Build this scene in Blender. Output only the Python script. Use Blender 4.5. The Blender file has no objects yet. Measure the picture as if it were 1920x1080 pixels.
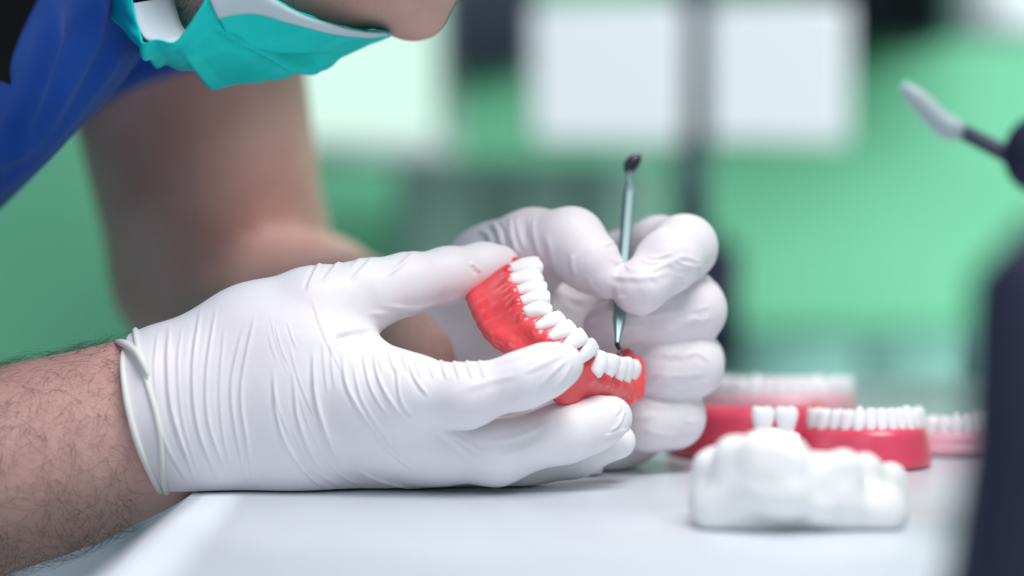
import bpy, bmesh, math, random
import numpy as np
from mathutils import Vector, Matrix

random.seed(7)
rng = np.random.default_rng(7)
S = bpy.context.scene
COL = S.collection

# ------------------------------------------------------------------ camera
T = 0.75                       # table top height
CAMZ = T + 0.091
FPX = 85 / 36 * 1920
PITCH = math.atan(140 / FPX)
cd = bpy.data.cameras.new('camera')
cd.lens = 85; cd.sensor_width = 36
cd.clip_start = 0.02; cd.clip_end = 50
cd.dof.use_dof = True
cd.dof.focus_distance = 0.795
cd.dof.aperture_fstop = 3.8
cam = bpy.data.objects.new('camera', cd)
COL.objects.link(cam)
cam.location = (0, 0, CAMZ)
cam.rotation_euler = (math.radians(90) - PITCH, 0, 0)
S.camera = cam

# ------------------------------------------------------------------ world, lights, exposure
w = bpy.data.worlds.new('world'); S.world = w; w.use_nodes = True
bg = w.node_tree.nodes['Background']
bg.inputs[0].default_value = (0.82, 0.82, 1.0, 1)
bg.inputs[1].default_value = 0.43
S.view_settings.view_transform = 'Standard'
S.view_settings.look = 'None'
S.view_settings.gamma = 1
S.view_settings.use_curve_mapping = False
S.view_settings.exposure = 0.0

def area(name, loc, target, size, power, color):
    d = bpy.data.lights.new(name, 'AREA'); d.shape = 'RECTANGLE'
    d.size, d.size_y = size; d.energy = power; d.color = color
    o = bpy.data.objects.new(name, d); COL.objects.link(o)
    o.location = loc
    o.rotation_euler = (Vector(target) - Vector(loc)).to_track_quat('-Z', 'Y').to_euler()
    return o
area('ceiling_panel_light', (0.36, 0.36, 2.25), (0.0, 0.80, 0.8), (0.9, 0.8), 26.5, (1.0, 0.99, 0.97))
area('window_light', (-0.9, -1.0, 1.7), (0.0, 0.82, 0.8), (1.2, 1.0), 4.5, (0.90, 0.95, 1.0))
rl = area('wall_fill_light', (1.7, 1.7, 1.5), (0.9, 4.0, 0.8), (0.9, 0.8), 28, (1.0, 1.0, 1.0)); rl.data.spread = math.radians(120)  # unseen fill lamp, added to brighten the green back wall

# ------------------------------------------------------------------ helpers
cp, sp = math.cos(PITCH), math.sin(PITCH)
def P(px, py, d):
    """a point seen at (px,py) of the 1920x1080 photograph, d metres away"""
    u = (px - 960) / FPX * d; v = (540 - py) / FPX * d
    return np.array([u, d * cp + v * sp, CAMZ - d * sp + v * cp])
def R(rpx, d): return rpx * d / FPX
def proj(V):
    y = V[:, 1]; z = V[:, 2] - CAMZ
    d = y * cp - z * sp; v = y * sp + z * cp
    return np.stack([960 + V[:, 0] / d * FPX, 540 - v / d * FPX, d], 1)

def mat(name, color, rough=0.5, spec=0.5, sss=0.0, sssr=(1, .4, .3), metal=0, var=None, vscale=30, bump=0, bscale=200, bdist=0.0005, emit=None, estr=0, coat=0, sssscale=0.004, trans=0, sheen=0, stretch=None):
    m = bpy.data.materials.new(name); m.use_nodes = True
    nt = m.node_tree; b = nt.nodes['Principled BSDF']
    b.inputs['Base Color'].default_value = (*color, 1)
    b.inputs['Roughness'].default_value = rough
    b.inputs['Specular IOR Level'].default_value = spec
    b.inputs['Metallic'].default_value = metal
    b.inputs['Coat Weight'].default_value = coat
    b.inputs['Coat Roughness'].default_value = 0.12
    b.inputs['Sheen Weight'].default_value = sheen
    b.inputs['Transmission Weight'].default_value = trans
    if sss:
        b.inputs['Subsurface Weight'].default_value = sss
        b.inputs['Subsurface Radius'].default_value = sssr
        b.inputs['Subsurface Scale'].default_value = sssscale
    if emit:
        b.inputs['Emission Color'].default_value = (*emit, 1)
        b.inputs['Emission Strength'].default_value = estr
    tc = nt.nodes.new('ShaderNodeTexCoord')
    src = tc.outputs['Object']
    if stretch:
        mp = nt.nodes.new('ShaderNodeMapping'); mp.inputs['Scale'].default_value = stretch
        nt.links.new(src, mp.inputs['Vector']); src = mp.outputs['Vector']
    if var:
        n = nt.nodes.new('ShaderNodeTexNoise'); n.inputs['Scale'].default_value = vscale; n.inputs['Detail'].default_value = 5
        nt.links.new(src, n.inputs['Vector'])
        r = nt.nodes.new('ShaderNodeValToRGB')
        r.color_ramp.elements[0].position = 0.35; r.color_ramp.elements[1].position = 0.65
        r.color_ramp.elements[0].color = (*color, 1); r.color_ramp.elements[1].color = (*var, 1)
        nt.links.new(n.outputs['Fac'], r.inputs['Fac']); nt.links.new(r.outputs['Color'], b.inputs['Base Color'])
    if bump:
        n = nt.nodes.new('ShaderNodeTexNoise'); n.inputs['Scale'].default_value = bscale; n.inputs['Detail'].default_value = 4
        nt.links.new(src, n.inputs['Vector'])
        bp = nt.nodes.new('ShaderNodeBump'); bp.inputs['Strength'].default_value = bump; bp.inputs['Distance'].default_value = bdist
        nt.links.new(n.outputs['Fac'], bp.inputs['Height']); nt.links.new(bp.outputs['Normal'], b.inputs['Normal'])
    return m

def tag(o, label=None, cat=None, group=None, kind=None):
    if label: o['label'] = label
    if cat: o['category'] = cat
    if group: o['group'] = group
    if kind: o['kind'] = kind
    return o
def empty(name, loc, label, cat, group=None):
    o = bpy.data.objects.new(name, None); COL.objects.link(o); o.location = loc
    o.empty_display_size = 0.01
    return tag(o, label, cat, group)
def link(name, me, m, parent=None):
    o = bpy.data.objects.new(name, me)
    COL.objects.link(o)
    if m and not me.materials: me.materials.append(m)
    if parent is not None:
        o.parent = parent
        o.matrix_parent_inverse = Matrix.Translation(-Vector(parent.location))
    return o
def mesh_np(name, V, F, smooth=True):
    """V (n,3), F (m,4) or (m,3)"""
    me = bpy.data.meshes.new(name)
    k = F.shape[1]
    me.vertices.add(len(V)); me.vertices.foreach_set('co', np.ascontiguousarray(V, dtype=np.float32).ravel())
    me.loops.add(F.size); me.loops.foreach_set('vertex_index', F.astype(np.int32).ravel())
    me.polygons.add(len(F)); me.polygons.foreach_set('loop_start', np.arange(0, F.size, k, dtype=np.int32))
    if smooth: me.polygons.foreach_set('use_smooth', np.ones(len(F), bool))
    me.update(calc_edges=True); me.validate()
    return me
def bm_obj(name, bm, m, parent=None, smooth=False):
    bmesh.ops.recalc_face_normals(bm, faces=bm.faces)
    me = bpy.data.meshes.new(name); bm.to_mesh(me); bm.free()
    if smooth:
        for p in me.polygons: p.use_smooth = True
    return link(name, me, m, parent)
def box_bm(bm, lo, hi, bev=0.0, seg=2):
    lo = Vector(lo); hi = Vector(hi)
    r = bmesh.ops.create_cube(bm, size=1)
    vs = r['verts']
    for v in vs:
        v.co = Vector(((lo.x + hi.x) / 2 + v.co.x * (hi.x - lo.x), (lo.y + hi.y) / 2 + v.co.y * (hi.y - lo.y), (lo.z + hi.z) / 2 + v.co.z * (hi.z - lo.z)))
    if bev:
        es = list({e for v in vs for e in v.link_edges})
        bmesh.ops.bevel(bm, geom=es, offset=bev, segments=seg, affect='EDGES')
def box(name, lo, hi, m, parent=None, bev=0.0, seg=2):
    bm = bmesh.new(); box_bm(bm, lo, hi, bev, seg)
    return bm_obj(name, bm, m, parent, smooth=bev > 0)
def tube_vf(pts, radii, n=12, flat=(1, 1)):
    pts = np.array(pts, float); radii = np.broadcast_to(np.array(radii, float), (len(pts),))
    tan = np.gradient(pts, axis=0); tan /= np.linalg.norm(tan, axis=1)[:, None]
    up = np.array([0, 1, 0.01]) if abs(tan[0][1]) < .8 else np.array([0, 0, 1.0])
    V = []; prev = up
    for i, (p, t) in enumerate(zip(pts, tan)):
        s = np.cross(t, prev); s /= np.linalg.norm(s); q = np.cross(s, t); prev = q
        for k in range(n):
            a = 2 * math.pi * k / n
            V.append(p + radii[i] * (math.cos(a) * s * flat[0] + math.sin(a) * q * flat[1]))
    F = [(i * n + k, i * n + (k + 1) % n, (i + 1) * n + (k + 1) % n, (i + 1) * n + k) for i in range(len(pts) - 1) for k in range(n)]
    return V, F
def tube(name, pts, radii, m, parent=None, n=12, flat=(1, 1), smooth=True):
    V, F = tube_vf(pts, radii, n, flat)
    bm = bmesh.new(); vs = [bm.verts.new(v) for v in V]
    for f in F: bm.faces.new([vs[i] for i in f])
    bm.faces.new(vs[:n]); bm.faces.new(vs[-n:])
    return bm_obj(name, bm, m, parent, smooth)
def spline(pts, n):
    """Catmull-Rom through pts -> n samples"""
    pts = np.array(pts, float)
    Q = np.vstack([2 * pts[0] - pts[1], pts, 2 * pts[-1] - pts[-2]])
    out = []
    for s in np.linspace(0, len(pts) - 1, n):
        i = min(int(s), len(pts) - 2); t = s - i
        a, b, c, d = Q[i:i + 4]
        out.append(.5 * ((2 * b) + (c - a) * t + (2 * a - 5 * b + 4 * c - d) * t * t + (3 * b - a - 3 * c + d) * t ** 3))
    return np.array(out)

# ---- implicit surfaces
def rc(a, b, ra, rb, sq=None): return ('c', np.array(a, float), np.array(b, float), ra, rb, sq)
def el(c, r, rot=None): return ('e', np.array(c, float), np.array(r, float), np.eye(3) if rot is None else rot)
def chain(js, d=None):
    """js: (px,py,depth,rpx) joints -> round cones"""
    out = []
    for j, k in zip(js[:-1], js[1:]):
        out.append(rc(P(*j[:3]), P(*k[:3]), R(j[3], j[2]), R(k[3], k[2])))
    return out
def smin(a, b, k):
    if k <= 0: return np.minimum(a, b)
    h = np.maximum(k - np.abs(a - b), 0) / k
    return np.minimum(a, b) - h * h * k * .25
class Grid:
    def __init__(s, lo, hi, h):
        s.lo = np.array(lo, float); s.h = h
        s.n = np.ceil((np.array(hi) - s.lo) / h).astype(int) + 1
        s.ax = [(s.lo[i] + h * np.arange(s.n[i])).astype(np.float32) for i in range(3)]
    def full(s): return np.full(s.n, 1.0, np.float32)
    def sl(s, lo, hi):
        a = np.clip(np.floor((lo - s.lo) / s.h).astype(int), 0, s.n)
        b = np.clip(np.ceil((hi - s.lo) / s.h).astype(int) + 1, 0, s.n)
        return tuple(slice(x, y) for x, y in zip(a, b))
    def prim(s, p, m):
        if p[0] == 'c':
            _, a, b, ra, rb, sq = p; r = max(ra, rb) + m
            sl = s.sl(np.minimum(a, b) - r, np.maximum(a, b) + r)
        else:
            _, c, rr, rot = p; r = max(rr) + m
            sl = s.sl(c - r, c + r)
        X = s.ax[0][sl[0]][:, None, None]; Y = s.ax[1][sl[1]][None, :, None]; Z = s.ax[2][sl[2]][None, None, :]
        if X.size == 0 or Y.size == 0 or Z.size == 0: return sl, None
        if p[0] == 'c':
            ba = b - a; l2 = float(ba @ ba) + 1e-12
            t = np.clip(((X - a[0]) * ba[0] + (Y - a[1]) * ba[1] + (Z - a[2]) * ba[2]) / l2, 0, 1)
            dx = X - a[0] - t * ba[0]; dy = Y - a[1] - t * ba[1]; dz = Z - a[2] - t * ba[2]
            if sq: dy = dy * sq
            v = np.sqrt(dx * dx + dy * dy + dz * dz) - (ra + (rb - ra) * t)
        else:
            q = [rot[0, i] * (X - c[0]) + rot[1, i] * (Y - c[1]) + rot[2, i] * (Z - c[2]) for i in range(3)]
            k0 = np.sqrt(sum((q[i] / rr[i]) ** 2 for i in range(3)))
            k1 = np.sqrt(sum((q[i] / rr[i] ** 2) ** 2 for i in range(3))) + 1e-9
            v = k0 * (k0 - 1) / k1
        return sl, v.astype(np.float32)
    def union(s, prims, k, F=None):
        F = s.full() if F is None else F
        for p in prims:
            sl, v = s.prim(p, k + 2.5 * s.h)
            if v is not None: F[sl] = smin(F[sl], v, k)
        return F
    def sub(s, F, prims, k):
        for p in prims:
            sl, v = s.prim(p, k + 2.5 * s.h)
            if v is not None: F[sl] = -smin(-F[sl], v, k)
        return F
    def xyz(s): return s.ax[0][:, None, None], s.ax[1][None, :, None], s.ax[2][None, None, :]
def nets(g, F):
    F = F.copy()
    for ax in range(3):
        idx = [slice(None)] * 3
        for e in (0, -1):
            idx[ax] = e; F[tuple(idx)] = np.maximum(F[tuple(idx)], 1e-4)
    ins = F < 0
    n = np.array(F.shape) - 1
    acc = np.zeros((*n, 3), np.float32); cnt = np.zeros(n, np.float32)
    def corner(A, o): return A[o[0]:o[0] + n[0], o[1]:o[1] + n[1], o[2]:o[2] + n[2]]
    mixed = np.zeros(n, bool); c0 = corner(ins, (0, 0, 0))
    offs = [(i, j, k) for i in (0, 1) for j in (0, 1) for k in (0, 1)]
    for o in offs[1:]: mixed |= corner(ins, o) != c0
    cells = np.argwhere(mixed)
    ci = -np.ones(n, np.int64); ci[mixed] = np.arange(len(cells))
    pos = np.zeros((len(cells), 3)); num = np.zeros(len(cells))
    for a in offs:
        for ax in range(3):
            if a[ax]: continue
            b = list(a); b[ax] = 1
            A = cells + np.array(a); B = cells + np.array(b)
            fa = F[A[:, 0], A[:, 1], A[:, 2]]; fb = F[B[:, 0], B[:, 1], B[:, 2]]
            m = (fa < 0) != (fb < 0)
            t = fa[m] / (fa[m] - fb[m])
            q = A[m].astype(float); q[:, ax] += t
            pos[m] += q; num[m] += 1
    V = g.lo + g.h * (pos / num[:, None])
    Q = []
    for ax in range(3):
        u, v = (ax + 1) % 3, (ax + 2) % 3
        s0 = [slice(0, -1) if i == ax else slice(1, -1) for i in range(3)]
        s1 = [slice(1, None) if i == ax else slice(1, -1) for i in range(3)]
        a = ins[tuple(s0)]; b = ins[tuple(s1)]
        e = np.argwhere(a != b)
        flip = a[e[:, 0], e[:, 1], e[:, 2]]
        base = e + np.array([0 if i == ax else 1 for i in range(3)])
        def c(du, dv):
            q = base.copy(); q[:, u] += du; q[:, v] += dv
            return ci[q[:, 0], q[:, 1], q[:, 2]]
        f = np.stack([c(-1, -1), c(0, -1), c(0, 0), c(-1, 0)], 1)
        f[~flip] = f[~flip][:, ::-1]
        Q.append(f)
    return V, np.vstack(Q)
def vsmooth(V, F, it=2, lam=0.5, mu=-0.52):
    e = np.vstack([F[:, [0, 1]], F[:, [1, 2]], F[:, [2, 3]], F[:, [3, 0]]])
    i = np.concatenate([e[:, 0], e[:, 1]]); j = np.concatenate([e[:, 1], e[:, 0]])
    cnt = np.bincount(i, minlength=len(V))[:, None] + 1e-9
    for _ in range(it):
        for l in (lam, mu):
            A = np.stack([np.bincount(i, V[j, k], minlength=len(V)) for k in range(3)], 1) / cnt
            V = V + l * (A - V)
    return V
def vnormals(V, F):
    a, b, c, d = V[F[:, 0]], V[F[:, 1]], V[F[:, 2]], V[F[:, 3]]
    n = np.cross(c - a, d - b)
    N = np.stack([sum(np.bincount(F[:, q], n[:, k], minlength=len(V)) for q in range(4)) for k in range(3)], 1)
    return N / (np.linalg.norm(N, axis=1)[:, None] + 1e-12)
def subdiv(V, F, m=1):
    me = mesh_np('tmp', V, F); o = bpy.data.objects.new('tmp', me); COL.objects.link(o)
    md = o.modifiers.new('s', 'SUBSURF'); md.levels = m; md.render_levels = m
    dg = bpy.context.evaluated_depsgraph_get()
    e = bpy.data.meshes.new_from_object(o.evaluated_get(dg))
    V2 = np.empty(len(e.vertices) * 3, np.float32); e.vertices.foreach_get('co', V2)
    F2 = np.empty(len(e.loops), np.int32); e.loops.foreach_get('vertex_index', F2)
    bpy.data.objects.remove(o); bpy.data.meshes.remove(me); bpy.data.meshes.remove(e)
    return V2.reshape(-1, 3).astype(float), F2.reshape(-1, 4)
def polydist(Q, pts):
    """distance of 2-D points Q to polyline pts, and the fraction along it"""
    pts = np.array(pts, float); best = np.full(len(Q), 1e9); tt = np.zeros(len(Q)); sgn = np.zeros(len(Q))
    L = np.concatenate([[0], np.cumsum(np.linalg.norm(np.diff(pts, axis=0), axis=1))])
    for i, (a, b) in enumerate(zip(pts[:-1], pts[1:])):
        ba = b - a; l2 = ba @ ba
        t = np.clip(((Q - a) @ ba) / l2, 0, 1)
        r = Q - a - t[:, None] * ba
        d = np.linalg.norm(r, axis=1)
        m = d < best; best[m] = d[m]; tt[m] = ((L[i] + t * math.sqrt(l2)) / L[-1])[m]
        sgn[m] = np.sign(ba[0] * r[:, 1] - ba[1] * r[:, 0])[m]
    return best, tt, sgn
def folds(V, N, Q, lines, wk=1.0, h=0.0006, pair=True):
    """thin raised glove folds along curves, each with a shallow valley beside it"""
    D = np.zeros(len(V))
    for ln in lines:
        pts = spline(ln[0], 14); ww = ln[1] * wk; hh = (ln[2] if len(ln) > 2 else 1.0) * h
        lo = pts.min(0) - 5 * ww; hi = pts.max(0) + 5 * ww
        m = np.all((Q > lo) & (Q < hi), axis=1)
        if not m.any(): continue
        d, t, s = polydist(Q[m], pts)
        fade = np.clip(np.minimum(t, 1 - t) * 5, 0, 1)
        sd = d * s
        D[m] += hh * fade * (np.exp(-(sd / ww) ** 2) - .45 * np.exp(-((sd - 2.1 * ww) / (1.3 * ww)) ** 2) * pair)
    return V + N * D[:, None]
def lownoise(V, f, seed=0, octs=3):
    r = np.random.default_rng(seed); out = np.zeros(len(V)); amp = 1
    for _ in range(octs):
        for _ in range(4):
            k = r.normal(size=3) * f; out += amp * np.sin(V @ k + r.uniform(0, 6.28))
        f *= 1.9; amp *= .55
    return out / 4

# ------------------------------------------------------------------ materials
M_glove = mat('white_latex', (0.83, 0.79, 0.825), 0.48, 0.35, sss=0.12, sssr=(1, .75, .7), var=(0.87, 0.865, 0.885), vscale=25, bump=0.35, bscale=260, bdist=0.0004, sssscale=0.003)
M_glove2 = mat('shaded_stretched_latex', (0.79, 0.735, 0.775), 0.5, 0.35, sss=0.12, sssr=(1, .75, .7), var=(0.82, 0.79, 0.815), vscale=30, bump=0.35, bscale=260, bdist=0.0004, sssscale=0.003)  # far glove: partly shade painted into the colour, partly skin through thin latex
M_cuff = mat('rolled_latex', (0.84, 0.86, 0.80), 0.45, 0.4, sss=0.2, sssr=(1, .9, .7), sssscale=0.003)
M_skin = mat('skin', (0.62, 0.35, 0.30), 0.5, 0.4, sss=0.18, sssr=(1, .35, .2), var=(0.74, 0.48, 0.41), vscale=22, bump=0.5, bscale=420, bdist=0.0006)
M_stubble = mat('stubble', (0.10, 0.07, 0.08), 0.7)
M_hairarm = mat('dark_body_hair', (0.06, 0.035, 0.03), 0.6)
M_blue = mat('blue_cotton', (0.008, 0.075, 0.42), 0.75, 0.2, var=(0.012, 0.10, 0.52), vscale=14, bump=0.3, bscale=700, bdist=0.0004, sheen=0.1)
M_black = mat('black_cloth', (0.008, 0.008, 0.01), 0.85, 0.1)
M_mask = mat('teal_nonwoven', (0.004, 0.70, 0.64), 0.65, 0.25, sss=0.15, sssr=(.3, 1, 1), var=(0.010, 0.78, 0.72), vscale=60, bump=0.4, bscale=900, bdist=0.0003, sssscale=0.002)
M_maskw = mat('pale_nonwoven', (0.62, 0.74, 0.80), 0.7, 0.2, sss=0.1, bump=0.3, bscale=900, bdist=0.0003, sssscale=0.002)
M_gum = mat('coral_acrylic', (0.76, 0.05, 0.065), 0.24, 0.5, sss=0.14, sssr=(1, .25, .2), var=(0.84, 0.09, 0.10), vscale=60, bump=0.25, bscale=300, bdist=0.0004, coat=0.3)
M_tooth = mat('tooth_white', (0.93, 0.93, 0.94), 0.22, 0.5, sss=0.2, sssr=(1, .95, .9), sssscale=0.002)
M_steel = mat('brushed_steel', (0.20, 0.30, 0.31), 0.42, 0.5, metal=0.5, bump=0.1, bscale=900, bdist=0.0001)
M_dsteel = mat('dark_steel', (0.05, 0.045, 0.06), 0.3, 0.5, metal=0.7)
M_table = mat('white_laminate', (0.70, 0.76, 0.82), 0.3, 0.45, var=(0.73, 0.785, 0.84), vscale=6)
M_plaster = mat('plaster', (0.965, 0.965, 0.94), 0.75, 0.25, sss=0.1, sssr=(1, 1, .9), bump=0.2, bscale=300, var=(0.98, 0.98, 0.96), vscale=30)
M_gum2 = mat('crimson_acrylic', (0.70, 0.06, 0.12), 0.3, 0.5, coat=0.2, var=(0.76, 0.08, 0.15), vscale=50)
M_gum3 = mat('pale_pink_acrylic', (0.74, 0.38, 0.46), 0.35, 0.5)
M_green = mat('green_wall_paint', (0.19, 0.60, 0.37), 0.7, 0.2, var=(0.21, 0.64, 0.40), vscale=2)
M_greyg = mat('sage_laminate', (0.20, 0.36, 0.30), 0.6, 0.3, var=(0.24, 0.40, 0.34), vscale=3)
M_sage = mat('pale_sage_laminate', (0.28, 0.46, 0.38), 0.6, 0.3)
M_navy = mat('navy_plastic', (0.020, 0.022, 0.055), 0.5, 0.3)
M_slate = mat('slate_plastic', (0.055, 0.065, 0.10), 0.5, 0.3)
M_blackp = mat('black_plastic', (0.012, 0.014, 0.022), 0.5, 0.3)
M_white = mat('white_plastic', (0.75, 0.82, 0.84), 0.5, 0.3)
M_bluegrey = mat('blue_grey_laminate', (0.25, 0.31, 0.36), 0.5, 0.3)
M_floor = mat('grey_vinyl', (0.40, 0.46, 0.50), 0.5, 0.3, var=(0.44, 0.50, 0.54), vscale=3)
M_screen = mat('lit_screen', (0.02, 0.02, 0.02), 0.4, emit=(0.68, 0.79, 0.83), estr=0.98)
M_pane = mat('daylit_pane', (0.05, 0.06, 0.05), 0.3, emit=(0.70, 1.0, 0.87), estr=0.98)
M_tip = mat('grey_metal_tip', (0.42, 0.52, 0.53), 0.5, 0.3)
M_teal = mat('aqua_laminate', (0.19, 0.42, 0.36), 0.5, 0.3)
M_eye = mat('eye_white', (0.8, 0.78, 0.76), 0.15)
M_hair = mat('dark_hair', (0.025, 0.016, 0.012), 0.6, bump=0.8, bscale=300, bdist=0.002)

# ------------------------------------------------------------------ the room
YB = 4.0
def zat(py, d): return P(960, py, d)[2]
def xat(px, d): return P(px, 540, d)[0]
def struct(name, lo, hi, m, bev=0):
    return tag(box(name, lo, hi, m, None, bev), kind='structure')
struct('floor', (-2.6, -0.8, -0.05), (2.6, YB + .1, 0.0), M_floor)
struct('wall_back', (-2.6, YB, 0), (2.6, YB + .1, 2.8), M_green)
struct('wall_left', (-2.7, -0.8, 0), (-2.6, YB + .1, 2.8), M_green)
struct('wall_right', (2.6, -0.8, 0), (2.7, YB + .1, 2.8), M_green)
struct('baseboard_back', (-2.6, YB - .02, 0), (2.6, YB, 0.1), M_white)
# bright window at the left of the wall, frosted pane
wx0, wx1, wz0, wz1 = xat(545, YB), xat(822, YB), zat(262, YB), zat(-260, YB)
we = bpy.data.objects.new('window_1', None); COL.objects.link(we); we.location = (wx0, YB, wz0); tag(we, kind='structure')
for a, b in (((wx0 - .03, wz0 - .03), (wx1 + .03, wz0)), ((wx0 - .03, wz1), (wx1 + .03, wz1 + .03)), ((wx0 - .03, wz0), (wx0, wz1)), ((wx1, wz0), (wx1 + .03, wz1))):
    box('window_frame', (a[0], YB - .03, a[1]), (b[0], YB + .001, b[1]), M_white, we, .004)
box('window_pane', (wx0, YB - .012, wz0), (wx1, YB - .004, wz1), M_pane, we)

# ------------------------------------------------------------------ table
t = empty('work_table', (0.45, .8, 0), 'white laminate work table with rounded corner under both gloved hands', 'table')
bm = bmesh.new(); box_bm(bm, (-0.108, 0.30, T - .028), (1.1, 1.33, T))
es = [e for e in bm.edges if abs(e.verts[0].co.z - e.verts[1].co.z) > .01]
bmesh.ops.bevel(bm, geom=es, offset=.03, segments=6, affect='EDGES')
es = [e for e in bm.edges if e.verts[0].co.z > T - .001 and e.verts[1].co.z > T - .001 and e.is_manifold and any(abs(f.normal.z) < .5 for f in e.link_faces)]
bmesh.ops.bevel(bm, geom=es, offset=.004, segments=3, affect='EDGES')
top = bm_obj('tabletop', bm, M_table, t, True)
for lx in (-.02, 1.03):
    for ly in (.36, 1.26):
        box('leg', (lx - .02, ly - .02, 0), (lx + .02, ly + .02, T - .0275), M_white, t, .003)
# ------------------------------------------------------------------ background furniture
def cupboard(name, px0, px1, py0, py1, d, m, label, cat='cabinet', depth=.4, doors=2, zlow=None):
    x0, x1 = xat(px0, d), xat(px1, d); z1 = zat(py0, d); z0 = zat(py1, d) if zlow is None else zlow
    e = empty(name, ((x0 + x1) / 2, d + depth / 2, z0), label, cat)
    box('body', (x0, d + .019, z0), (x1, d + depth, z1), m, e, .004)
    n = doors
    for i in range(n):
        a = x0 + (x1 - x0) * i / n; b = x0 + (x1 - x0) * (i + 1) / n
        dr = box('door', (a + .003, d, z0 + .004), (b - .003, d + .018, z1 - .004), m, e, .003)
        h = box('handle', (b - .03, d - .02, (z0 + z1) / 2 - .04), (b - .018, d + .0005, (z0 + z1) / 2 + .04), M_steel, dr, .002)
    return e
cupboard('overhead_cabinet', 1565, 1800, -300, 72, 3.55, M_blackp, 'black wall cabinet high at the upper right against the green wall', zlow=None)
cupboard('overhead_cabinet', 1818, 2150, -260, 60, 3.3, M_white, 'white wall cabinet in the upper right corner beside the black one', depth=.2)
cupboard('overhead_cabinet', 840, 1010, -320, 118, 3.55, M_slate, 'dark slate wall cabinet above the hands, right of the bright window')
cupboard('base_cabinet', 740, 1240, 300, 800, 3.4, M_greyg, 'muted grey green floor cabinet behind the gloved hands', zlow=0.0, doors=3)
cupboard('base_cabinet', -700, 700, 850, 900, 1.75, M_bluegrey, 'low blue grey cabinet at lower left beneath the hairy forearm', zlow=0.0, doors=3)
cupboard('base_cabinet', 1390, 2300, 640, 900, 3.3, M_teal, 'aqua floor cabinet behind the dental models under the bright green wall', zlow=0.0, doors=4)

# monitor stand with two lit screens
md = 3.05
e = empty('monitor_stand', (xat(1300, md), md + .05, 0), 'dark pole stand carrying two glowing white screens side by side', 'monitor stand')
xc = xat(1300, md)
tube('pole', [(xc, md + .05, .03), (xc, md + .05, 1.25)], [.022, .022], M_slate, e, 16)
tube('base', [(xc, md + .05, 0), (xc, md + .05, .03)], [.15, .14], M_slate, e, 32)
for a, b in ((1003, 1272), (1332, 1578)):
    x0, x1, z0, z1 = xat(a, md), xat(b, md), zat(262, md), zat(15, md)
    s = box('screen', (x0 - .006, md - .012, z0 - .006), (x1 + .006, md + .018, z1 + .006), M_white, e, .004)
    box('display', (x0, md - .0135, z0), (x1, md - .0115, z1), M_screen, e)
    tube('arm', [((x0 + x1) / 2, md + .018, (z0 + z1) / 2), ((x0 + x1) / 2, md + .05, (z0 + z1) / 2), (xc, md + .05, (z0 + z1) / 2)], [.01, .01, .01], M_slate, e, 10)
# dark patient chair back behind fist
cdp = 2.3
e = empty('treatment_chair', (xat(1345, cdp), cdp, 0), 'dark navy treatment chair back standing behind the fist', 'chair')
def rounded(name, px0, px1, py0, py1, d, th, m, par, bev):
    return box(name, (xat(px0, d), d, zat(py1, d)), (xat(px1, d), d + th, zat(py0, d)), m, par, bev, 4)
rounded('backrest', 1318, 1392, 430, 720, cdp, .09, M_navy, e, .016)
rounded('headrest', 1290, 1330, 330, 520, cdp + .01, .05, M_navy, e, .009)
box('seat', (xat(1250, cdp), cdp - .02, .40), (xat(1430, cdp), cdp + .4, .55), M_navy, e, .03, 4)
tube('pedestal', [((xat(1345, cdp)), cdp + .1, 0), ((xat(1345, cdp)), cdp + .1, .41)], [.14, .05], M_slate, e, 20)
rounded('spine', 1325, 1385, 700, 1050, cdp + .02, .05, M_navy, e, .01)

# dark instrument column at right (near the lens)
dcol = 0.44
e = empty('instrument_column', (xat(1960, dcol), dcol + .03, T), 'dark navy instrument column at the right edge, close to the camera', 'stand')
tube('column', [P(2005, 430, dcol), P(1972, 530, dcol), P(1972, 850, dcol), P(1985, 1080, dcol), P(1960, 1330, dcol)], [R(80, dcol), R(150, dcol), R(165, dcol), R(210, dcol), R(250, dcol)], M_navy, e, 28)
b0 = P(1960, 1330, dcol); b0[2] = T
tube('base', [b0 + (0, 0, 0.0005), b0 + (0, 0, .008)], [.034, .032], M_navy, e, 28)
tube('neck', [P(2010, 440, dcol), P(2000, 340, .56), P(1985, 290, .62)], [R(50, dcol), R(35, .56), R(30, .62)], M_slate, e, 16)
dh = .68
e2 = tube('joint', [P(1960, 290, dh - .03), P(1955, 290, dh + .02)], [R(75, dh), R(70, dh)], M_navy, e, 24)
tube('arm', [P(1925, 312, dh), P(1890, 290, dh), P(1800, 245, dh)], [R(20, dh), R(17, dh), R(15, dh)], M_slate, e, 14)
tube('tip', spline([P(1805, 247, dh), P(1770, 235, dh), P(1730, 195, dh), P(1692, 160, dh)], 14), np.interp(np.linspace(0, 1, 14), [0, .1, .3, .8, 1], [R(15, dh), R(22, dh), R(24, dh), R(19, dh), R(10, dh)]), M_tip, e, 14)

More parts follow.
